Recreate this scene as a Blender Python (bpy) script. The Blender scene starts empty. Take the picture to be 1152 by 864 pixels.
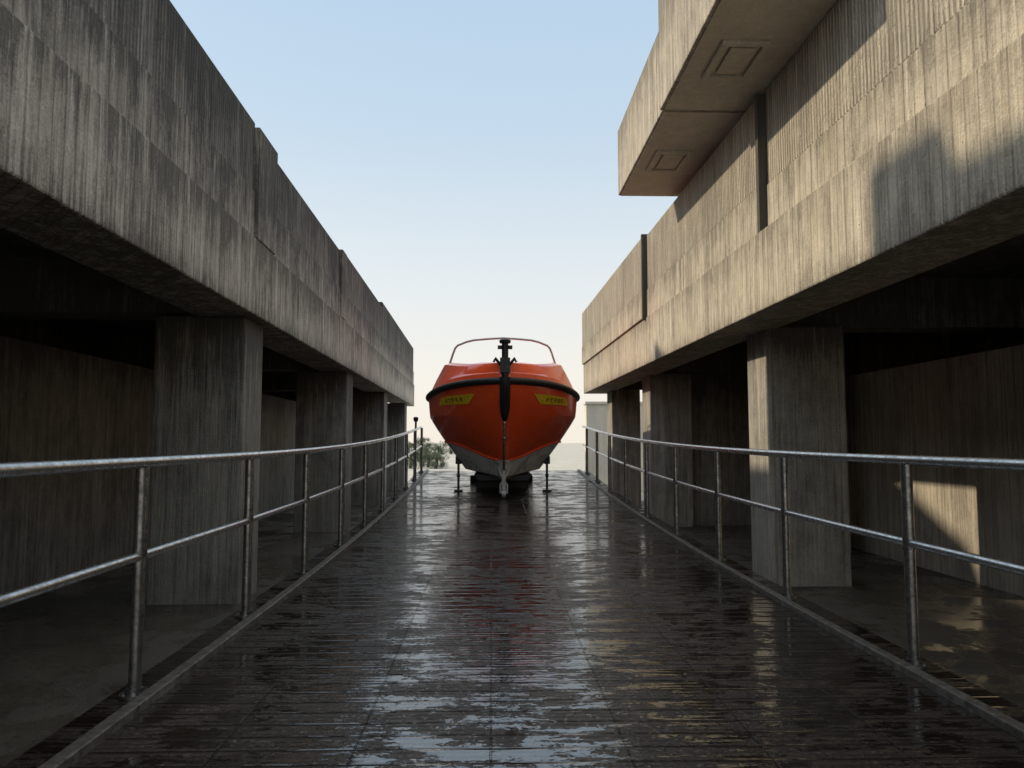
import bpy, bmesh, math, random
from mathutils import Vector
random.seed(7)
scene = bpy.context.scene
scene.view_settings.view_transform = 'Standard'
scene.view_settings.look = 'None'
scene.view_settings.exposure = 0
COL = scene.collection

# ------------------------------------------------------------------ nodes
class NT:
    def __init__(s, name):
        s.m = bpy.data.materials.new(name); s.m.use_nodes = True
        s.t = s.m.node_tree; s.b = s.t.nodes['Principled BSDF']
    def n(s, typ, **kw):
        nd = s.t.nodes.new(typ)
        for k, v in kw.items():
            if hasattr(nd, k): setattr(nd, k, v)
        return nd
    def link(s, a, b): s.t.links.new(a, b)
    def val(s, sock, v):
        if isinstance(v, (int, float)): sock.default_value = v
        elif isinstance(v, (tuple, list)):
            sock.default_value = v
        else: s.link(v, sock)
    def math(s, op, a, b=0.0, c=None, clamp=False):
        nd = s.n('ShaderNodeMath', operation=op); nd.use_clamp = clamp
        s.val(nd.inputs[0], a); s.val(nd.inputs[1], b)
        if c is not None: s.val(nd.inputs[2], c)
        return nd.outputs[0]
    def noise(s, vec, scale, detail=4, rough=.6, dist=0):
        nd = s.n('ShaderNodeTexNoise'); s.link(vec, nd.inputs['Vector'])
        nd.inputs['Scale'].default_value = scale; nd.inputs['Detail'].default_value = detail
        nd.inputs['Roughness'].default_value = rough; nd.inputs['Distortion'].default_value = dist
        return nd.outputs[0]
    def mapping(s, vec, scale=(1,1,1), loc=(0,0,0)):
        nd = s.n('ShaderNodeMapping'); s.link(vec, nd.inputs['Vector'])
        nd.inputs['Scale'].default_value = scale; nd.inputs['Location'].default_value = loc
        return nd.outputs[0]
    def mr(s, v, a, b, c, d):
        nd = s.n('ShaderNodeMapRange'); s.val(nd.inputs[0], v)
        for i, x in enumerate((a, b, c, d)): nd.inputs[i+1].default_value = x
        return nd.outputs[0]
    def mix(s, f, a, b, blend='MIX'):
        nd = s.n('ShaderNodeMix', data_type='RGBA', blend_type=blend)
        s.val(nd.inputs[0], f)
        for i, x in ((6, a), (7, b)):
            if isinstance(x, tuple): nd.inputs[i].default_value = (*x[:3], 1)
            else: s.link(x, nd.inputs[i])
        return nd.outputs[2]
    def bump(s, h, strength, dist, prev=None):
        nd = s.n('ShaderNodeBump'); nd.inputs['Strength'].default_value = strength
        nd.inputs['Distance'].default_value = dist; s.link(h, nd.inputs['Height'])
        if prev is not None: s.link(prev, nd.inputs['Normal'])
        return nd.outputs[0]
    def wsum(s, *terms):
        acc = None
        for sock, wt in terms:
            v = s.math('MULTIPLY', sock, wt)
            acc = v if acc is None else s.math('ADD', acc, v)
        return acc
    def obj(s): return s.n('ShaderNodeTexCoord').outputs['Object']

GZ = -.5
def concrete(name, light, dark, board=.09, streak=1.0, rib=0.0, ztop=None, drip=.6, joint=.3, dripk=.6, relief=1.0, zbot=None, cm=1.0):
    """board-cast concrete; ztop / zbot = world heights of the edges that collect run-off; on M_PIL also painted shade"""
    k = NT(name); co = k.obj()
    sep = k.n('ShaderNodeSeparateXYZ'); k.link(co, sep.inputs[0])
    u = k.math('ADD', sep.outputs[0], sep.outputs[1])
    mott = k.noise(k.mapping(co, (1, 1, .6)), 7, 5, .78)
    ub = k.math('DIVIDE', k.math('ADD', u, k.math('MULTIPLY', mott, .010)), board)
    fr = k.math('FRACT', ub)
    wn = k.n('ShaderNodeTexWhiteNoise', noise_dimensions='1D'); k.link(k.math('FLOOR', ub), wn.inputs['W'])
    edge = k.math('MINIMUM', fr, k.math('SUBTRACT', 1.0, fr))
    groove = k.mr(edge, 0, min(.45, .012/board), 0, 1)
    big = k.noise(co, .9, 5, .68)
    st = k.noise(k.mapping(co, (6, 6, .35)), 1.5, 5, .75, .3)
    st2 = k.noise(k.mapping(co, (26, 26, .8), (3, 1, 2)), 1.2, 3, .75)
    fine = k.noise(co, 55, 2, .8)
    f = k.math('MULTIPLY', k.mr(big, .38, .62, 0, 1), .30)
    f = k.math('ADD', f, k.math('MULTIPLY', k.mr(st, .42, .60, 0, 1), .40*streak))
    f = k.math('ADD', f, k.math('MULTIPLY', k.mr(st2, .40, .60, 0, 1), .40*streak))
    f = k.math('ADD', f, k.math('MULTIPLY', k.mr(mott, .38, .62, -.5, .5), .34*cm))
    f = k.math('ADD', f, k.math('MULTIPLY', k.math('SUBTRACT', fine, .5), .7))
    f = k.math('ADD', f, k.math('MULTIPLY', k.math('SUBTRACT', wn.outputs[0], .5), .14))
    f = k.math('ADD', f, .04 + .4*(1-streak))
    if ztop is not None:
        below = k.math('SUBTRACT', ztop-GZ, sep.outputs[2])
        ln = k.mr(st2, .34, .68, .03, drip*1.7)
        dr = k.math('SUBTRACT', 1.0, k.math('DIVIDE', below, ln), clamp=True)
        f = k.math('SUBTRACT', f, k.math('MULTIPLY', k.math('POWER', dr, .6), dripk))
    if zbot is not None:
        ab = k.math('SUBTRACT', sep.outputs[2], zbot-GZ)
        ln = k.mr(st, .36, .64, .02, .30)
        dr = k.math('SUBTRACT', 1.0, k.math('DIVIDE', ab, ln), clamp=True)
        f = k.math('SUBTRACT', f, k.math('MULTIPLY', dr, .40))
    f = k.math('MAXIMUM', k.math('MINIMUM', f, 1.2), 0.0)
    col = k.mix(f, dark, light)
    col = k.mix(k.mr(big, .52, .66, 0, .25*cm), col, (dark[0]*1.5, dark[1]*1.4, dark[2]*1.1))
    lime = k.mr(st, .59, .69, 0, .5)
    col = k.mix(lime, col, (light[0]*1.2, light[1]*1.2, light[2]*1.2))
    col = k.mix(k.mr(groove, 0, 1, joint, 0), col, (dark[0]*.5, dark[1]*.5, dark[2]*.5))
    vo = k.n('ShaderNodeTexVoronoi'); k.link(co, vo.inputs['Vector']); vo.inputs['Scale'].default_value = 11
    hole = k.mr(vo.outputs['Distance'], .03, .08, 0, 1)
    col = k.mix(k.mr(hole, 0, 1, .55, 0), col, (.02, .02, .018))
    k.b.inputs['Roughness'].default_value = .88
    h = k.wsum((groove, .007*relief), (wn.outputs[0], .004*relief), (st2, .020), (mott, .018*cm), (fine, .008), (hole, .004))
    if rib > 0:
        fr2 = k.math('FRACT', k.math('DIVIDE', k.math('ADD', u, k.math('MULTIPLY', mott, .022)), rib))
        tri = k.math('ABSOLUTE', k.math('SUBTRACT', fr2, .5))
        chip = k.mr(mott, .36, .52, .25, 1)
        rb = k.math('MULTIPLY', tri, chip)
        h = k.math('ADD', h, k.math('MULTIPLY', rb, .05))
        m = k.math('MULTIPLY', k.mr(tri, .05, .42, .75, 0), chip)
        col = k.mix(m, col, (dark[0]*.5, dark[1]*.5, dark[2]*.5))
    k.link(col, k.b.inputs['Base Color'])
    k.link(k.bump(h, .9, 1.0), k.b.inputs['Normal'])
    return k.m

EYE = 1.09
Z1, Z2, ZB = EYE+2.03, EYE+2.5, EYE+1.26
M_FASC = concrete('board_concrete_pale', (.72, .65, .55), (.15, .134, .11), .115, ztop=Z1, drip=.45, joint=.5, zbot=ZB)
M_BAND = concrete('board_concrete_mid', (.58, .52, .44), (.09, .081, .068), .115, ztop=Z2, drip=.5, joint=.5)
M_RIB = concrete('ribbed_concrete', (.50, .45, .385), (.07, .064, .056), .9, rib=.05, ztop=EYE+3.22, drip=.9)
M_FASC_R = concrete('board_concrete_warm', (.64, .57, .45), (.23, .20, .155), .115, ztop=Z1, drip=.35, joint=.4, dripk=.35, zbot=ZB)
M_BAND_R = concrete('board_concrete_warm_band', (.62, .55, .435), (.20, .176, .136), .115, ztop=Z2, drip=.35, joint=.4, dripk=.35)
M_RIB_R = concrete('ribbed_concrete_warm', (.66, .59, .47), (.24, .21, .165), .9, rib=.05, ztop=EYE+3.4, drip=.6, dripk=.1)
M_BLOCK = concrete('block_concrete', (.56, .50, .41), (.22, .196, .158), .115, ztop=EYE+4.45, drip=.5, joint=.35)
M_PIL = concrete('pillar_concrete', (.38, .355, .305), (.085, .079, .067), .25, .65, ztop=EYE+1.26, drip=1.1, relief=.4, cm=.7, dripk=.8)  # strong top drip also paints in soffit shade to darken the undercroft
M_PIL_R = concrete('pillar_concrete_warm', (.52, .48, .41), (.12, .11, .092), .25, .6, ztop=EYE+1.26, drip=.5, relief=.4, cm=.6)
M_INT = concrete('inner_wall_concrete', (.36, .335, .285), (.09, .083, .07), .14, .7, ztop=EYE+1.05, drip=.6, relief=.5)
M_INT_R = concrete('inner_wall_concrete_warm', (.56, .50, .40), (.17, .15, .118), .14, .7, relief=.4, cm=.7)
M_SOF = concrete('soffit_concrete', (.70, .65, .56), (.45, .41, .35), 1.2, .1, joint=.1, relief=.3)
M_PALE = concrete('sun_tinted_concrete', (.88, .80, .66), (.62, .55, .44), .6, .5, joint=.1, relief=.3, cm=.5)  # bright albedo paints sunlight onto the wall's unlit near face

def plain(name, col, rough=.5, metal=0, var=.25, bump=.2, scale=20, coat=0):
    k = NT(name); co = k.obj()
    nz = k.noise(co, scale, 3, .65)
    c2 = tuple(max(0, x*(1-var*1.6)) for x in col)
    k.link(k.mix(k.mr(nz, .3, .7, 0, 1), c2, col), k.b.inputs['Base Color'])
    k.link(k.mr(nz, .3, .7, min(1, rough+.12), max(.04, rough-.1)), k.b.inputs['Roughness'])
    k.b.inputs['Metallic'].default_value = metal
    k.b.inputs['Coat Weight'].default_value = coat
    k.b.inputs['Coat Roughness'].default_value = .12
    if bump: k.link(k.bump(nz, bump, .003), k.b.inputs['Normal'])
    return k.m
M_STEEL = plain('galvanised_steel', (.72, .72, .71), .26, .9, .3, .25, 26)
M_POST = plain('weathered_steel', (.42, .42, .41), .32, .9, .45, .3, 22)
M_BLK = plain('black_rubber', (.012, .012, .013), .5, 0, .3, .2, 30)
M_BLKM = plain('black_painted_steel', (.02, .02, .021), .38, .3, .3, .1, 30)
M_CHR = plain('polished_steel', (.60, .60, .58), .25, 1, .2, .0, 10)
M_FRM = plain('grey_anodised_frame', (.40, .41, .42), .35, .35, .1, .0, 10)
M_PROP = plain('grey_painted_steel', (.09, .09, .09), .4, .3, .3, .1, 30)
M_YEL = plain('yellow_vinyl', (.98, .62, .02), .45, 0, .25, .0, 16)
M_INK = plain('worn_dark_lettering', (.07, .03, .008), .5, 0, .4, .0, 40)
M_WHT = plain('white_gelcoat', (.6, .58, .54), .4, 0, .2, .1, 3)
M_SEAM = plain('dark_sealant', (.02, .019, .017), .8)
M_DEAD = plain('wet_dead_leaf', (.05, .03, .015), .35, 0, .4, .3, 60)

def red_mat():
    k = NT('orange_red_gelcoat'); co = k.obj()
    a = k.noise(co, 2.2, 4, .65); b = k.noise(k.mapping(co, (5, 5, .8)), 2.2, 4, .7); c = k.noise(co, 30, 2, .7)
    col = k.mix(k.mr(a, .35, .65, 0, .5), (.98, .105, .018), (.82, .062, .014))
    col = k.mix(k.mr(b, .56, .72, 0, .35), col, (.36, .03, .013))
    col = k.mix(k.mr(c, .62, .72, 0, .22), col, (.6, .28, .20))
    k.link(col, k.b.inputs['Base Color'])
    k.link(k.mr(a, .3, .7, .22, .38), k.b.inputs['Roughness'])
    k.b.inputs['Coat Weight'].default_value = .5; k.b.inputs['Coat Roughness'].default_value = .1
    k.link(k.bump(a, .12, .04), k.b.inputs['Normal'])
    return k.m
M_RED = red_mat()
def bot_mat():
    k = NT('worn_grey_antifouling'); co = k.obj()
    a = k.noise(co, 4.5, 6, .75)
    k.link(k.mix(k.mr(a, .50, .60, 0, 1), (.93, .93, .92), (.50, .48, .46)), k.b.inputs['Base Color'])
    k.b.inputs['Roughness'].default_value = .3
    k.b.inputs['Coat Weight'].default_value = .5; k.b.inputs['Coat Roughness'].default_value = .08
    return k.m
M_BOT = bot_mat()

def deck_mat():
    k = NT('wet_grooved_deck'); co = k.obj()
    br = k.n('ShaderNodeTexBrick'); k.link(co, br.inputs['Vector'])
    br.offset = 0.0; br.inputs['Scale'].default_value = 1
    br.inputs['Brick Width'].default_value = .485; br.inputs['Row Height'].default_value = 1.86
    br.inputs['Mortar Size'].default_value = .005; br.inputs['Mortar Smooth'].default_value = .4
    br.inputs['Color1'].default_value = (.030, .022, .016, 1); br.inputs['Color2'].default_value = (.056, .042, .031, 1)
    br.inputs['Mortar'].default_value = (.010, .009, .008, 1)
    sep = k.n('ShaderNodeSeparateXYZ'); k.link(co, sep.inputs[0])
    grain = k.noise(k.mapping(co, (1.6, 16, 1)), 2.4, 4, .75)
    spots = k.noise(k.mapping(co, (1, 1.3, 1)), 36, 2, .8)
    ripple = k.noise(k.mapping(co, (1, 2.0, 1)), 11, 2, .6, .3)
    wetn = k.noise(k.mapping(co, (1, 2.1, 1)), 2.7, 8, .77, .2)
    pat = k.noise(co, .7, 2, .5)
    yy = k.math('ADD', sep.outputs[1], k.math('MULTIPLY', grain, .010))
    g1 = k.math('ABSOLUTE', k.math('SUBTRACT', k.math('FRACT', k.math('DIVIDE', yy, .124)), .5))
    g1 = k.mr(g1, .0, .09, 0, 1)
    g2 = k.math('ABSOLUTE', k.math('SUBTRACT', k.math('FRACT', k.math('DIVIDE', yy, .0413)), .5))
    wl = k.wsum((wetn, 1.0), (pat, .28), (spots, .15), (g1, -.03), (g2, -.09))
    wet = k.mr(wl, .655, .668, 0, 1)
    damp = k.mr(wl, .54, .66, 0, 1)
    drops = k.mr(spots, .58, .63, 0, 1)
    col = k.mix(k.mr(grain, .35, .65, 0, .75), br.outputs['Color'], (.010, .008, .007))
    col = k.mix(k.mr(g1, 0, 1, .9, 0), col, (.004, .004, .004))
    col = k.mix(k.math('MULTIPLY', drops, .3), col, (.10, .085, .07))
    col = k.mix(k.math('MULTIPLY', wet, .7), col, (.008, .006, .005))
    k.link(col, k.b.inputs['Base Color'])
    rough = k.math('SUBTRACT', .44, k.math('MULTIPLY', k.math('MAXIMUM', drops, k.math('MULTIPLY', damp, .5)), .32))
    rough = k.math('SUBTRACT', rough, k.math('MULTIPLY', wet, .42))
    rough = k.math('MAXIMUM', rough, .02)
    k.link(rough, k.b.inputs['Roughness'])
    spec = k.math('ADD', k.math('MULTIPLY', damp, .14), k.math('MULTIPLY', wet, 1.0))
    spec = k.math('ADD', spec, k.math('MULTIPLY', drops, .45))
    spec = k.math('ADD', spec, .12)
    spec = k.math('MULTIPLY', spec, k.mr(br.outputs['Fac'], 0, 1, 1, .45))
    spec = k.math('MULTIPLY', spec, k.mr(g1, 0, 1, .12, 1))
    k.link(spec, k.b.inputs['Specular IOR Level'])
    k.b.inputs['IOR'].default_value = 1.7
    dry = k.math('SUBTRACT', 1.0, k.math('MULTIPLY', wet, .95))
    h = k.wsum((grain, .012), (spots, .010), (g1, .006), (g2, .014))
    h = k.math('MULTIPLY', h, dry)
    h = k.math('ADD', h, k.wsum((ripple, .0012), (wet, .0008), (br.outputs['Fac'], -.002), (g1, .0015)))
    k.link(k.bump(h, 1.0, 1.0), k.b.inputs['Normal'])
    return k.m
M_DECK = deck_mat()

def floor_mat(name, c1, c2, r0=.75, wetlo=.42):
    k = NT(name); co = k.obj()
    big = k.noise(co, .6, 5, .65); fine = k.noise(co, 25, 3, .7)
    f = k.math('ADD', k.mr(big, .35, .65, 0, .8), k.math('MULTIPLY', k.math('SUBTRACT', fine, .5), .5), clamp=True)
    k.link(k.mix(f, c1, c2), k.b.inputs['Base Color'])
    wet = k.mr(k.noise(k.mapping(co, (1, 1, 1), (5, 2, 0)), 1.3, 7, .68), wetlo, wetlo+.08, 0, 1)
    k.link(k.mr(wet, 0, 1, r0, .12), k.b.inputs['Roughness'])
    h = k.math('MULTIPLY', fine, k.math('SUBTRACT', 1.1, wet))
    k.link(k.bump(k.wsum((h, .010), (big, .01)), 1.0, 1.0), k.b.inputs['Normal'])
    return k.m
M_FLOOR = floor_mat('damp_concrete_floor', (.04, .036, .029), (.105, .094, .074), .6, .47)
M_GROUND = floor_mat('haze_pale_ground', (.42, .40, .34), (.58, .55, .49), .9, .95)  # pale base colour stands in for distant haze

def leaf_mat():
    k = NT('tree_leaves'); co = k.obj()
    k.link(k.mix(k.mr(k.noise(co, 1.2, 3), .35, .65, 0, 1), (.05, .07, .035), (.12, .15, .08)), k.b.inputs['Base Color'])
    k.b.inputs['Roughness'].default_value = .7
    return k.m
M_LEAF = leaf_mat(); M_BARK = plain('tree_bark', (.10, .075, .05), .9)

# ------------------------------------------------------------------ mesh helpers
def empty(name, loc, label, cat, group=None):
    e = bpy.data.objects.new(name, None); e.location = loc; e.empty_display_size = .2
    COL.objects.link(e); e['label'] = label; e['category'] = cat
    if group: e['group'] = group
    return e
def mesh(name, V, F, mat, parent=None, origin=(0,0,0), smooth=False, bevel=0, sharp=None):
    if parent is not None: origin = tuple(parent.matrix_basis.translation) if parent.type == 'EMPTY' else origin
    ox, oy, oz = origin
    me = bpy.data.meshes.new(name)
    me.from_pydata([(v[0]-ox, v[1]-oy, v[2]-oz) for v in V], [], F)
    bm = bmesh.new(); bm.from_mesh(me); bmesh.ops.recalc_face_normals(bm, faces=bm.faces); bm.to_mesh(me); bm.free()
    me.materials.append(mat)
    if smooth:
        for p in me.polygons: p.use_smooth = True
        if sharp: me.set_sharp_from_angle(angle=math.radians(sharp))
    o = bpy.data.objects.new(name, me); COL.objects.link(o)
    if parent is not None: o.parent = parent
    else: o.location = origin
    if bevel:
        b = o.modifiers.new('bevel', 'BEVEL'); b.width = bevel; b.segments = 2; b.limit_method = 'ANGLE'
    return o
BF = [(0,1,2,3),(7,6,5,4),(0,4,5,1),(1,5,6,2),(2,6,7,3),(3,7,4,0)]
class G:
    """geometry accumulator"""
    def __init__(s): s.V = []; s.F = []
    def add(s, V, F):
        n = len(s.V); s.V += [tuple(v) for v in V]; s.F += [tuple(i+n for i in f) for f in F]; return s
    def box(s, x0, x1, y0, y1, z0, z1):
        return s.add([(x0,y0,z0),(x1,y0,z0),(x1,y1,z0),(x0,y1,z0),(x0,y0,z1),(x1,y0,z1),(x1,y1,z1),(x0,y1,z1)], BF)
    def tube(s, P, r, seg=12, cap=True, rs=None, sq=1.0):
        P = [Vector(p) for p in P]; n0 = len(P); V = []; F = []
        T = []
        for i in range(n0):
            a = P[max(0, i-1)]; b = P[min(n0-1, i+1)]; T.append((b-a).normalized())
        ref = Vector((0,0,1)) if abs(T[0].z) < .9 else Vector((0,1,0))
        N = (ref - T[0]*ref.dot(T[0])).normalized()
        for i in range(n0):
            N = (N - T[i]*N.dot(T[i])).normalized(); B = T[i].cross(N)
            rr = rs[i] if rs else r
            for j in range(seg):
                a = 2*math.pi*j/seg
                V.append(P[i]+N*math.cos(a)*rr+B*math.sin(a)*rr*sq)
        for i in range(n0-1):
            for j in range(seg):
                k = (j+1) % seg
                F.append((i*seg+j, i*seg+k, (i+1)*seg+k, (i+1)*seg+j))
        if cap: F.append(tuple(range(seg))[::-1]); F.append(tuple((n0-1)*seg+j for j in range(seg)))
        return s.add(V, F)
    def ball(s, c, r, n=8, m=12, sz=1):
        V = []; F = []
        for i in range(n+1):
            for j in range(m):
                a = math.pi*i/n; b = 2*math.pi*j/m
                V.append((c[0]+r*math.sin(a)*math.cos(b), c[1]+r*math.sin(a)*math.sin(b), c[2]+r*sz*math.cos(a)))
        for i in range(n):
            for j in range(m):
                F.append((i*m+j, i*m+(j+1)%m, (i+1)*m+(j+1)%m, (i+1)*m+j))
        return s.add(V, F)
    def out(s, name, mat, parent=None, **kw): return mesh(name, s.V, s.F, mat, parent, **kw)

def XL(y): return -(2.197 + .0208*y)
def XR(y): return 2.68 - .013*y
def fac(side, y0, y1, o0, o1, z0, z1, g=None):
    g = g or G()
    f = XL if side < 0 else XR
    a, b, c, d = f(y0)+side*o0, f(y0)+side*o1, f(y1)+side*o1, f(y1)+side*o0
    g.add([(a,y0,z0),(b,y0,z0),(c,y1,z0),(d,y1,z0),(a,y0,z1),(b,y0,z1),(c,y1,z1),(d,y1,z1)], BF)
    return g

# ------------------------------------------------------------------ ground and ramp
g = G(); S = 900
g.add([(-S,-S,GZ),(S,-S,GZ),(S,S,GZ),(-S,S,GZ)], [(0,1,2,3)])
o = g.out('ground', M_GROUND); o['kind'] = 'structure'
o = fac(-1, -6, 26, -.55, 6, GZ-.2, GZ+.006).out('floor', M_FLOOR); o['kind'] = 'structure'
o = G().box(2.182, 8.6, -6, 20.5, GZ-.2, GZ+.006).out('floor', M_FLOOR); o['kind'] = 'structure'

def rz(y):
    if y < 4: return 0
    if y < 16.9: return .0026*(y-4)**2
    e = .0026*12.9**2
    if y < 17.5: return e
    return e - (e+.48)*(y-17.5)/6.5
def strip(x0, x1, ya, yb, zt0, zb, n):
    V = []; F = []
    for i in range(n+1):
        y = ya+(yb-ya)*i/n; z = rz(y)+zt0
        V += [(x0,y,zb(y)),(x0,y,z),(x1,y,z),(x1,y,zb(y))]
    for i in range(n):
        a = i*4; b = a+4
        for j in range(4): F.append((a+j, a+(j+1)%4, b+(j+1)%4, b+j))
    F.append((0,1,2,3)); F.append((n*4+3,n*4+2,n*4+1,n*4))
    return G().add(V, F)
o = strip(-1.64, 2.18, -5, 24, 0, lambda y: GZ-.1, 116).out('ramp', M_DECK, smooth=True, sharp=30); o['kind'] = 'structure'
M_KERB = plain('dark_kerb_concrete', (.17, .158, .14), .4, 0, .5, .6, 25)
for x0, x1 in ((-1.475, -1.415), (1.945, 2.0)):
    o = strip(x0, x1, -5, 17.2, .035, lambda y: rz(y)-.05, 90).out('kerb', M_KERB, bevel=.006); o['kind'] = 'structure'

# ------------------------------------------------------------------ buildings
zb, z1, z2, zt = ZB, Z1, Z2, EYE+3.22
BL = empty('concrete_building', (-4.5, 10, GZ), 'weathered board-marked concrete building with deep fascia and dark open bays', 'building')
fac(-1, -6, 27, 0, .62, zb, z1).out('fascia', M_FASC, BL, bevel=.015)
fac(-1, -6, 27, .025, .5, z1, z2).out('parapet_band', M_BAND, BL, bevel=.01)
for y0, y1, off, dz in ((-6, 7.5, .045, 0), (7.5, 8.2, -.005, -.04), (8.2, 12.3, .045, -.08), (12.3, 12.7, -.005, -.06), (12.7, 17.9, .045, 0), (17.95, 27, .045, .12)):
    zz = z2 if off > .02 else z1+.004
    fac(-1, y0, y1, off, .48, zz, zt+dz).out('parapet', M_RIB if off > .02 else M_BAND, BL, bevel=.012)
PIL_L = [(1.7, 2.3), (7.6, 8.25), (13.6, 14.3), (19.2, 19.9), (24.8, 25.5)]
for a, b in PIL_L:
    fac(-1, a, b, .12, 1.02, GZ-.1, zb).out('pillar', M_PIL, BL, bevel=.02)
    fac(-1, a+.1, b-.1, .62, 4.6, zb+.05, zb+.62).out('cross_beam', M_INT, BL, bevel=.01)
fac(-1, -6, 27, .5, 5.2, zb+.62, zb+.9).out('roof_slab', M_INT, BL)
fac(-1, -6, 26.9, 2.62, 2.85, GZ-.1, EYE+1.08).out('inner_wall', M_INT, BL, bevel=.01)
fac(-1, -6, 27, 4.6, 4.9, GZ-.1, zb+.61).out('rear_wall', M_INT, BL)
fac(-1, 26.6, 26.9, 1.03, 4.6, GZ-.1, zb+.6).out('end_wall', M_PIL, BL)
G().box(-6.2, -4.1, 6.6, 7.4, zb+.9, 7.15).out('shadow_block', M_RIB, BL, bevel=.02)  # unseen roof mass added to cast the shadow on the right facade
G().box(-6.2, -4.1, 2.5, 6.59, zb+.9, 6.85).out('shadow_block', M_RIB, BL, bevel=.02)  # lower step of the added shadow caster
G().box(-5.0, -4.4, 4.5, 5.3, 6.86, 7.5).out('roof_vent', M_PIL, BL, bevel=.02)
# unseen wedge added to cast a diagonal shadow on the right bay wall
G().add([(-5.2,12.0,zb+.9),(-4.3,12.0,zb+.9),(-4.3,14.0,zb+.9),(-5.2,14.0,zb+.9),(-5.2,12.0,5.95),(-4.3,12.0,5.95),(-4.3,14.0,6.9),(-5.2,14.0,6.9)], BF).out('shadow_wedge', M_RIB, BL, bevel=.02)

zt = EYE+3.4
BR = empty('concrete_building', (4.5, 8, GZ), 'sunlit board-marked concrete building with a cantilevered block above its parapet', 'building')
YE = 19.8
fac(1, -6, YE, 0, .62, zb, z1).out('fascia', M_FASC_R, BR, bevel=.015)
for y0, y1, off, dz in ((-6, 7.2, .085, .05), (7.2, 12.25, 0.02, 0), (12.25, YE, -.04, .0)):
    fac(1, y0, y1, off, .5, z1, z2-.004).out('parapet_band', M_BAND_R, BR, bevel=.01)
    fac(1, y0, y1, off+.012, .5, z2, zt+dz).out('parapet', M_RIB_R, BR, bevel=.012)
for y in (7.16, 12.22):
    fac(1, y-.035, y+.03, -.055 if y > 10 else .01, .1, z1-.04, zt+.02).out('joint_fin', M_PIL, BR, bevel=.004)
fac(1, 8.5, YE, .35, .8, zt+.004, zt+.32).out('roof_upstand', M_FASC_R, BR, bevel=.01)
for a, b, o1 in [(2.2, 2.8, 1.35), (8.35, 8.95, 1.40), (14.2, 14.9, 1.30), (18.4, 19.1, 1.2)]:
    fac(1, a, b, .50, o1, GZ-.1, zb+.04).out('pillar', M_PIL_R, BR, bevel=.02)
    fac(1, a+.1, b-.05, .621, 4.2, zb+.05, zb+.62).out('cross_beam', M_INT, BR, bevel=.01)
G().box(4.0, 5.2, 10.9, 11.6, GZ-.1, zb+.6).out('pillar', M_PIL, BR, bevel=.02)  # hidden block added behind the front pillar to trim the sun patch
fac(1, 14.4, 14.7, 1.301, 2.86, GZ-.1, zb+.04).out('shade_partition', M_INT, BR, bevel=.01)  # added to screen off the sunlit wall in the farther bay
fac(1, -6, YE, .5, 5.2, zb+.62, zb+.9).out('roof_slab', M_INT, BR)
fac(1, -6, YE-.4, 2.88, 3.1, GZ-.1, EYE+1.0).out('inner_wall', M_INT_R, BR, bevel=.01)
fac(1, -6, YE, 4.2, 4.5, GZ-.1, zb+.61).out('rear_wall', M_INT, BR)
fac(1, YE-.3, YE-.02, 1.6, 4.2, GZ-.1, zb+.6).out('end_wall', M_PIL, BR)
fac(1, -6, YE, 1.4, 5.2, zb+.9, zb+1.0).out('roof_deck', M_INT, BR)
cb0, cb1 = EYE+3.5, EYE+4.45
blk = G().box(1.80, 4.6, 7.70, 10.5, cb0, cb1).out('cantilever_block', M_BLOCK, BR, bevel=.015)
G().box(1.76, 4.6, 5.25, 7.66, cb0-.03, cb1+.35).out('cantilever_block', M_BLOCK, BR, bevel=.015)
G().box(1.795, 4.5, 7.66, 7.70, cb0+.02, cb1-.02).out('joint_seam', M_SEAM, BR)
G().box(1.83, 4.5, 7.73, 10.47, cb0-.012, cb0-.001).out('soffit', M_SOF, BR)
G().box(1.80, 4.5, 5.3, 7.60, cb0-.042, cb0-.031).out('soffit', M_SOF, BR)
def hatch(xc, yc, w, l, z):
    g = G()
    g.box(xc-w, xc+w, yc-l, yc-l+.05, z-.035, z-.0005).box(xc-w, xc+w, yc+l-.05, yc+l, z-.035, z-.0005)
    g.box(xc-w, xc-w+.05, yc-l+.051, yc+l-.051, z-.035, z-.0005).box(xc+w-.05, xc+w, yc-l+.051, yc+l-.051, z-.035, z-.0005)
    g.box(xc-w+.10, xc+w-.10, yc-l+.10, yc+l-.10, z-.022, z-.0006)
    g.out('soffit_hatch', M_SOF, BR, bevel=.003)
hatch(2.19, 9.1, .21, .33, cb0-.012)
hatch(2.20, 6.55, .21, .33, cb0-.042)

W = empty('concrete_wall', (4, 25, GZ), 'low concrete wall coloured pale as if in sunlight past the building', 'wall')
G().box(3.08, 6, 24.5, 25, GZ-.05, 2.3).out('wall', M_PALE, W, bevel=.02)
G().box(3.04, 6.05, 24.45, 25.05, 2.3, 2.40).out('coping', M_PALE, W, bevel=.02)

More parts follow.
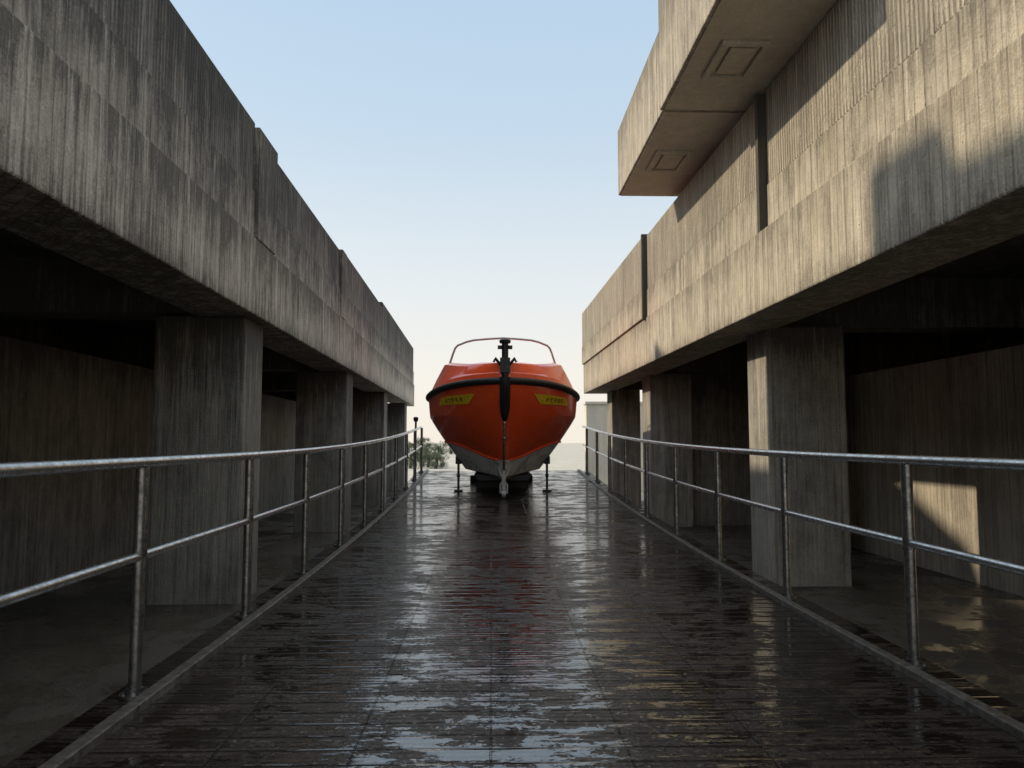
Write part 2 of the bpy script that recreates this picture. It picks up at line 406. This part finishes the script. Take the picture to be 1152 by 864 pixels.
# ------------------------------------------------------------------ railings
def railing(x, ys, yend, label):
    R = empty('handrail', (x, ys[0], 0), label, 'railing', 'handrails along the ramp')
    path = [(-3 + i*.5) for i in range(int((yend+3)/.5)+1)]
    for h, r, nm in ((1.0, .0245, 'top_rail'), (.592, .0205, 'middle_rail')):
        G().tube([(x, y, rz(y)+h) for y in path], r, 16).out(nm, M_STEEL, R, smooth=True, sharp=50)
    first = None
    for y in ys:
        if first is None:
            g = G().tube([(0,0,.0),(0,0,.978)], .027, 16)
            g.tube([(0,0,.0),(0,0,.012)], .062, 20)
            g.tube([(0,0,.0121),(0,0,.03),(0,0,.034)], .036, 16)
            for a in range(4):
                c = (.047*math.cos(a*1.57+.78), .047*math.sin(a*1.57+.78))
                g.tube([(c[0],c[1],.0122),(c[0],c[1],.022)], .008, 6)
            g.tube([(0,0,.56),(0,0,.625)], .0305, 16)
            me_o = mesh('post', g.V, g.F, M_POST, None, (0,0,0), smooth=True, sharp=40)
            me_o.parent = R; first = me_o
            me_o.location = (0, y-ys[0], rz(y))
        else:
            c = first.copy(); COL.objects.link(c); c.parent = R
            c.location = (0, y-ys[0], rz(y))
railing(-1.535, [3.39+1.48*i for i in range(-3, 10)], 16.8, 'galvanised steel handrail on round posts beside the wet ramp')
railing(2.065, [3.73+1.58*i for i in range(-3, 9)], 17.1, 'galvanised steel handrail on round posts beside the wet ramp')

L = empty('post_lamp', (-1.58, 15.9, rz(15.9)), 'short black post lamp with a cap beside the railing', 'lamp')
x, y, z = L.location
G().tube([(x,y-.06,z),(x,y-.06,z+1.14)], .022, 10).out('post', M_BLKM, L, smooth=True, sharp=40)
g = G().tube([(x,y-.06,z+1.14),(x,y-.06,z+1.15),(x,y-.06,z+1.22),(x,y-.06,z+1.24)], .06, 14, rs=[.03,.045,.055,.03]); g.out('lamp_head', M_BLKM, L, smooth=True, sharp=40)
G().box(x-.05, x+.02, y-.1, y-.02, z, z+.015).out('base_plate', M_BLKM, L)

# fallen leaves on the ramp
rl = random.Random(11)
for (x, y) in ((.08, 2.95), (.14, 2.99), (-.5, 4.2), (.9, 3.6), (1.3, 5.1), (-.9, 6.0)):
    a = rl.uniform(0, 6.28); L_ = rl.uniform(.02, .035); V = []
    for i, (u, v, h) in enumerate(((-1,0,.004),(-.4,.45,.010),(.3,.42,.012),(1,0,.006),(.3,-.42,.004),(-.4,-.45,.008),(0,0,.002))):
        V.append((x+L_*(u*math.cos(a)-v*math.sin(a)), y+L_*(u*math.sin(a)+v*math.cos(a)), rz(y)+.003+h))
    o = mesh('fallen_leaf', V, [(0,1,6),(1,2,6),(2,3,6),(3,4,6),(4,5,6),(5,0,6)], M_DEAD, None, (x, y, rz(y)))
    o['label'] = 'small dark wet leaf lying on the ramp'; o['category'] = 'leaf'; o['group'] = 'leaves fallen on the ramp'

# ------------------------------------------------------------------ boat
BX, BY, LEN = .20, 11.25, 5.3
def sm(t): t = max(0, min(1, t)); return t*t*(3-2*t)
KZ = .44; CZ = .80
def hull(s, v):
    """v 0 keel .. 1 chine .. 2 gunwale, returns (x>=0,y,z)"""
    q = min(s/.42, 1)
    w = 1.31*(1-(1-q)**2.0)**.66 if s < .42 else 1.31*(1-.07*((s-.42)/.58)**2)
    gz = 2.0-.15*sm(q)
    c = w*(.36+.42*sm(s/.33)); cz = CZ+.29*sm(s/.30)-.10*sm((s-.4)/.6); kz = KZ
    if v <= .5:
        a = v/.5; x = c*.66*a; z = kz+(cz-kz)*.26*a
    elif v <= 1:
        a = (v-.5)/.5; x = c*(.66+.34*a); z = kz+(cz-kz)*(.26+.74*a)
    else:
        t = v-1
        x = c+(w-c)*t; z = cz+(gz-cz)*t
        bl = .085*sm(s/.15)
        # knuckle line half way up: flat facet below, flat facet above
        x += bl*(t/.55 if t < .55 else (1-t)/.45)
        x += .02*math.sin(t*math.pi)*sm(s/.2)
    u = (z-kz)/(gz-kz)
    rake = 1.25*(1-min(1, u))**1.4
    y = BY+LEN*s+rake*(1-s)**2
    return x, y, z
B = empty('rescue_boat', (BX, BY+2.6, rz(13.8)), 'orange-red motorboat with black rubbing strake, propped on stands', 'boat')
NS = 56
SS = [(i/NS)**1.5 for i in range(NS+1)]
def surf(v0, v1, nv, name, mat):
    g = G(); m = nv+1
    for sd in (-1, 1):
        V = []; F = []
        for s in SS:
            for i in range(nv+1):
                p = hull(s, v1-(v1-v0)*i/nv); V.append((BX+sd*p[0], p[1], p[2]))
        for i in range(len(SS)-1):
            for j in range(nv): F.append((i*m+j, i*m+j+1, (i+1)*m+j+1, (i+1)*m+j))
        g.add(V, F)
    o = g.out(name, mat, B, smooth=True)
    bm = bmesh.new(); bm.from_mesh(o.data); bmesh.ops.remove_doubles(bm, verts=bm.verts, dist=.0008)
    bmesh.ops.recalc_face_normals(bm, faces=bm.faces); bm.to_mesh(o.data); bm.free()
    for p in o.data.polygons: p.use_smooth = True
    o.data.set_sharp_from_angle(angle=math.radians(10))
    return o
surf(1, 2, 20, 'hull_side', M_RED)
surf(0, 1, 6, 'hull_bottom', M_BOT)
p = [hull(1, v) for v in [i/6 for i in range(13)]]
V = [(BX-a, b, c) for a, b, c in p[::-1]]+[(BX+a, b, c) for a, b, c in p[1:]]
mesh('transom', V, [tuple(range(len(V)))], M_RED, B)
for sd in (-1, 1):
    G().tube([(BX+sd*(hull(s,1)[0]+.005), hull(s,1)[1], hull(s,1)[2]) for s in SS[4:]], .022, 8).out('spray_rail', M_RED, B, smooth=True)
pts = [(BX-hull(s,2)[0], hull(s,2)[1], hull(s,2)[2]) for s in SS[::-1]]+[(BX+hull(s,2)[0], hull(s,2)[1], hull(s,2)[2]) for s in SS[1:]]
G().tube(pts, .055, 12).out('rubbing_strake', M_BLK, B, smooth=True)
V = []; F = []; rows = 0; m = 0
for s in [0.004]+[x for x in SS if .008 < x < .5]+[.5, .503]+[x for x in SS if x > .52]:
    w, y, gz = hull(s, 2); h = .24+.34*sm(s/.4)-.1*sm((s-.5)/.5)
    back = min(.22, .4*s+.02)
    if s <= .501: pr = [(w-.01, gz+.02, 0), (w*.965, gz+.12, .3), (w*.90, gz+h*.55, .7), (w*.80, gz+h, 1), (w*.72, gz+h+.035, 1), (w*.45, gz+h+.02, 1), (w*.3, gz+h+.045, 1), (0, gz+h+.05, 1)]
    else: pr = [(w-.01, gz+.02, 0), (w*.965, gz+.12, .3), (w*.90, gz+h*.55, .7), (w*.80, gz+h, 1), (w*.72, gz+h+.035, 1), (w*.70, gz+h-.05, 1), (w*.66, 1.15, 1), (0, 1.15, 1)]
    row = [(BX-a, y+back*t*(1-s), b) for a, b, t in pr]+[(BX+a, y+back*t*(1-s), b) for a, b, t in pr[::-1][1:]]
    m = len(row); V += row; rows += 1
for i in range(rows-1):
    for j in range(m-1): F.append((i*m+j, i*m+j+1, (i+1)*m+j+1, (i+1)*m+j))
F.append(tuple(range(m))); F.append(tuple((rows-1)*m+j for j in range(m)))
mesh('foredeck', V, F, M_RED, B, smooth=True, sharp=24)
def st(z):
    u = (z-KZ)/(2.0-KZ)
    return BY+1.25*(1-min(1, max(0, u)))**1.4
zs = [1.42+.07*i for i in range(10)]
G().tube([(BX, st(min(z,2.0))-.04, z) for z in zs], .08, 12, rs=[.035,.06,.072]+[.08]*7).out('stem_guard', M_BLK, B, smooth=True, sharp=50)
G().tube([(BX, st(z)-.008, z) for z in [.50+.06*i for i in range(16)]], .022, 8).out('stem_strip', M_CHR, B, smooth=True)
y0 = BY-.02
g = G().tube([(BX, y0, 2.0),(BX, y0, 2.56)], .05, 12).tube([(BX, y0, 2.561),(BX, y0, 2.60),(BX, y0, 2.63)], .085, 12, rs=[.08,.09,.05])
g.tube([(BX-.05, y0, 2.50),(BX-.11, y0, 2.50)], .03, 10).tube([(BX+.05, y0, 2.50),(BX+.11, y0, 2.50)], .03, 10)
g.tube([(BX, y0, 2.16),(BX-.15, y0+.02, 2.34),(BX-.17, y0+.02, 2.28)], .022, 8).tube([(BX, y0, 2.16),(BX+.15, y0+.02, 2.34),(BX+.17, y0+.02, 2.28)], .022, 8)
g.box(BX-.075, BX+.075, y0-.06, y0+.06, 2.12, 2.34)
g.out('mooring_post', M_BLKM, B, smooth=True, sharp=35)
G().tube([(BX+.035*math.cos(a*.785), st(1.15)-.05-.035*math.sin(a*.785), 1.15) for a in range(9)], .009, 8).out('bow_eye', M_CHR, B, smooth=True)
yh = BY+2.5
prof = [(-1.0,2.38),(-.96,2.52),(-.90,2.70),(-.865,2.79),(-.82,2.84),(-.66,2.90),(-.52,2.93),(-.25,2.945),(0,2.95),(.25,2.945),(.52,2.93),(.66,2.90),(.82,2.84),(.865,2.79),(.90,2.70),(.96,2.52),(1.0,2.38)]
G().tube([(BX+a, yh-.25*(1-abs(a)), b) for a, b in prof], .019, 12).out('windscreen_frame', M_FRM, B, smooth=True, sharp=60)
for sd in (-1, 1):
    G().tube([(BX+sd*.96, yh, 2.52),(BX+sd*.97, yh+.5, 2.58),(BX+sd*.95, yh+1.3, 2.52),(BX+sd*.93, yh+1.5, 2.3)], .017, 10).out('grab_rail', M_FRM, B, smooth=True)
g = G().add([(BX-.35,yh+.45,1.15),(BX+.35,yh+.45,1.15),(BX+.35,yh+1.0,1.15),(BX-.35,yh+1.0,1.15),(BX-.3,yh+.55,2.15),(BX+.3,yh+.55,2.15),(BX+.3,yh+.9,2.0),(BX-.3,yh+.9,2.0)], BF)
g.out('console', M_WHT, B, bevel=.03)
G().box(BX-.4, BX+.4, yh+1.3, yh+1.75, 1.15, 1.6).out('seat', M_BLK, B, bevel=.05)
ye = BY+LEN
g = G().add([(BX-.18,ye+.05,1.75),(BX+.18,ye+.05,1.75),(BX+.2,ye+.65,1.75),(BX-.2,ye+.65,1.75),(BX-.14,ye+.1,2.2),(BX+.14,ye+.1,2.2),(BX+.15,ye+.55,2.15),(BX-.15,ye+.55,2.15)], BF)
g.box(BX-.07, BX+.07, ye+.02, ye+.4, .75, 1.75)
g.tube([(BX, ye+.0, .72),(BX, ye+.5, .72)], .07, 12, rs=[.03,.07])
g.out('outboard_engine', M_BLKM, B, bevel=.03)
def patch(s0, s1, t0, t1, sd, off, n=8, m=3, slant=0.0):
    V = []; F = []
    for i in range(n+1):
        for j in range(m+1):
            tt = t0+(t1-t0)*j/m
            s = s0+(s1-s0)*i/n + slant*(tt-.78); t = tt
            P = Vector(hull(s, 1+t)); dv = Vector(hull(s, 1+t+.01))-P; ds = Vector(hull(s+.002, 1+t))-P
            N = dv.cross(ds).normalized()
            if N.x < 0: N = -N
            P = P+N*off; V.append((BX+sd*P.x, P.y, P.z))
    for i in range(n):
        for j in range(m): F.append((i*(m+1)+j, i*(m+1)+j+1, (i+1)*(m+1)+j+1, (i+1)*(m+1)+j))
    return V, F
for sd in (-1, 1):
    V, F = patch(.065, .205, .73, .86, sd, .007, 16, 5, -.20)
    mesh('name_band', V, F, M_YEL, B, smooth=True)
    rnd = random.Random(3+sd)
    s = .092
    while s < .175:
        wv = .013
        k = rnd.randint(0, 3)
        g = G()
        g.add(*patch(s, s+.0026, .765, .822, sd, .010, 2, 3))
        if k != 1: g.add(*patch(s+.0026, s+wv*.7, .809, .822, sd, .0101, 3, 1))
        if k != 2: g.add(*patch(s+.0026, s+wv*.7, .787, .799, sd, .0102, 3, 1))
        if k == 3: g.add(*patch(s+.0026, s+wv*.7, .765, .776, sd, .0103, 2, 2))
        g.out('letter', M_INK, B)
        s += wv*1.3

# stands
yc = 13.4; gz = rz(yc)
for sd in (-1, 1):
    x = BX+sd*.78
    T = empty('boat_stand', (x, yc, gz), 'slim dark prop with a foot plate holding up the hull', 'stand', 'props under the boat')
    G().tube([(x, yc, gz+.02),(x, yc, .84)], .022, 10).tube([(x,yc,gz+.24),(x,yc,gz+.29)], .032, 10).out('leg', M_PROP, T, smooth=True, sharp=40)
    G().box(x-.075, x+.075, yc-.08, yc+.08, gz, gz+.02).out('foot_plate', M_PROP, T, bevel=.006)
    G().add([(x-.05,yc-.08,.70),(x+.05,yc-.08,.70),(x+.05,yc+.08,.70),(x-.05,yc+.08,.70),(x-.05,yc-.08,.73 if sd>0 else .84),(x+.05,yc-.08,.84 if sd>0 else .73),(x+.05,yc+.08,.84 if sd>0 else .73),(x-.05,yc+.08,.73 if sd>0 else .84)], BF).out('pad', M_BLK, T, bevel=.008)
C = empty('bow_stand', (BX, 12.3, rz(12.3)), 'silver bow support with small wheel and black keel bed', 'stand')
G().add([(BX-.44,12.9,.42),(BX+.44,12.9,.42),(BX+.44,15.8,.42),(BX-.44,15.8,.42),(BX-.50,12.9,.54),(BX+.50,12.9,.54),(BX+.50,15.8,.54),(BX-.50,15.8,.54)], BF).out('keel_bed', M_BLK, C, bevel=.02)
G().box(BX-.05, BX+.05, 12.36, 12.89, .37, .43).out('centre_beam', M_PROP, C, bevel=.006)
for yy, hw in ((14.0, .48), (15.2, .62)):
    G().box(BX-hw, BX+hw, yy-.12, yy+.12, rz(yy)-.02, .418).out('keel_shade_block', M_BLK, C, bevel=.01)  # black blocks widened and added so the gap under the hull stays dark
yj = 12.3; jz = rz(yj)
g = G().tube([(BX, yj, jz+.13),(BX, yj, .68)], .036, 12).tube([(BX, yj, .46),(BX, yj+.2, .40)], .03, 8)
g.tube([(BX-.09, yj, .68),(BX-.05, yj, .56),(BX, yj, .48),(BX+.05, yj, .56),(BX+.09, yj, .68)], .02, 8)
g.tube([(BX-.055, yj, jz+.08),(BX-.055, yj, jz+.22),(BX-.02, yj, jz+.26)], .014, 8).tube([(BX+.055, yj, jz+.08),(BX+.055, yj, jz+.22),(BX+.02, yj, jz+.26)], .014, 8)
g.out('jockey_post', M_WHT, C, smooth=True, sharp=40)
G().tube([(BX-.035, yj, jz+.08),(BX+.035, yj, jz+.08)], .08, 20).out('jockey_wheel', M_FRM, C, smooth=True, sharp=40)

# ------------------------------------------------------------------ distance
def tree(x, y, h, seed):
    rnd = random.Random(seed)
    T = empty('tree', (x, y, GZ), 'small bushy green tree standing beyond the ramp', 'tree', 'trees beyond the ramp')
    g = G().tube([(x,y,GZ),(x+.1,y,GZ+h*.3),(x,y,GZ+h*.6)], .2, 8, rs=[.10,.08,.04])
    for i in range(5):
        a = rnd.random()*6.28
        g.tube([(x,y,GZ+h*.3),(x+math.cos(a)*h*.22,y+math.sin(a)*h*.22,GZ+h*.6)], .05, 6, rs=[.05,.02])
    g.out('trunk', M_BARK, T, smooth=True)
    V = []; F = []
    cl = [(x+rnd.gauss(0,.35)*h, y+rnd.gauss(0,.3)*h, GZ+h*rnd.uniform(.06,.78), h*rnd.uniform(.12,.22)) for _ in range(30)]
    for cx, cy, cz, cr in cl:
        for i in range(170):
            d = Vector((rnd.gauss(0,1), rnd.gauss(0,1), rnd.gauss(0,.8)))
            d = d.normalized()*cr*rnd.uniform(.4,1.05)
            c = Vector((cx,cy,cz))+d; a = Vector((rnd.gauss(0,1),rnd.gauss(0,1),rnd.gauss(0,1))).normalized()
            b = a.orthogonal().normalized(); sz = .020*h
            n = len(V); V += [c-a*sz, c+b*sz*.7, c+a*sz, c-b*sz*.7]; F.append((n,n+1,n+2,n+3))
    mesh('crown', V, F, M_LEAF, T)
for i, (x, y, h) in enumerate([(-4.9, 46, 1.6), (-4.0, 48, 1.3), (-3.3, 45, 1.1), (-9.5, 95, 2.4), (-6.6, 94, 1.9), (-5.2, 98, 1.6)]):
    tree(x, y, h, i)

# ------------------------------------------------------------------ light
D = Vector((-1, .35, .62)).normalized()
elev = math.asin(D.z); rot = math.atan2(D.x, D.y)
w = bpy.data.worlds.new('World'); scene.world = w; w.use_nodes = True
nt = w.node_tree; bg = nt.nodes['Background']
sky = nt.nodes.new('ShaderNodeTexSky'); sky.sky_type = 'NISHITA'; sky.sun_disc = False
sky.sun_elevation = elev; sky.sun_rotation = rot
sky.air_density = 1.0; sky.dust_density = 3.0; sky.ozone_density = 1.5; sky.altitude = 0
STR = .12
tc = nt.nodes.new('ShaderNodeTexCoord'); sp = nt.nodes.new('ShaderNodeSeparateXYZ'); nt.links.new(tc.outputs['Generated'], sp.inputs[0])
cr = nt.nodes.new('ShaderNodeValToRGB'); nt.links.new(sp.outputs[2], cr.inputs[0])
el = cr.color_ramp.elements
stops = [(0.0, (.84, .77, .67)), (.08, (.82, .78, .71)), (.20, (.70, .74, .75)), (.38, (.50, .62, .73)), (.58, (.41, .56, .72)), (.75, (.66, .72, .79)), (1.0, (.97, .95, .92))]
el[0].position = 0; el[0].color = (*stops[0][1], 1); el[1].position = 1; el[1].color = (*stops[-1][1], 1)
for p_, c_ in stops[1:-1]:
    e = el.new(p_); e.color = (*c_, 1)
sc = nt.nodes.new('ShaderNodeVectorMath'); sc.operation = 'SCALE'; sc.inputs['Scale'].default_value = 1.22/STR
nt.links.new(cr.outputs[0], sc.inputs[0])
mx = nt.nodes.new('ShaderNodeMix'); mx.data_type = 'RGBA'; mx.inputs[0].default_value = .9
nt.links.new(sky.outputs[0], mx.inputs[6]); nt.links.new(sc.outputs[0], mx.inputs[7])
nt.links.new(mx.outputs[2], bg.inputs[0]); bg.inputs[1].default_value = STR
sl = bpy.data.lights.new('sun', 'SUN'); sl.energy = 3.5; sl.angle = math.radians(1.2); sl.color = (1, .85, .63)
so = bpy.data.objects.new('sun', sl); COL.objects.link(so)
so.rotation_euler = D.to_track_quat('Z', 'Y').to_euler(); so.location = (-10, 5, 12)

cam = bpy.data.cameras.new('camera'); cam.sensor_width = 36; cam.lens = 850/1152*36; cam.clip_end = 3000; cam.clip_start = .05
co = bpy.data.objects.new('camera', cam); COL.objects.link(co)
co.location = (0, 0, EYE)
co.rotation_euler = (math.radians(90)+math.atan(65/850), 0, -math.atan(23/850))
scene.camera = co
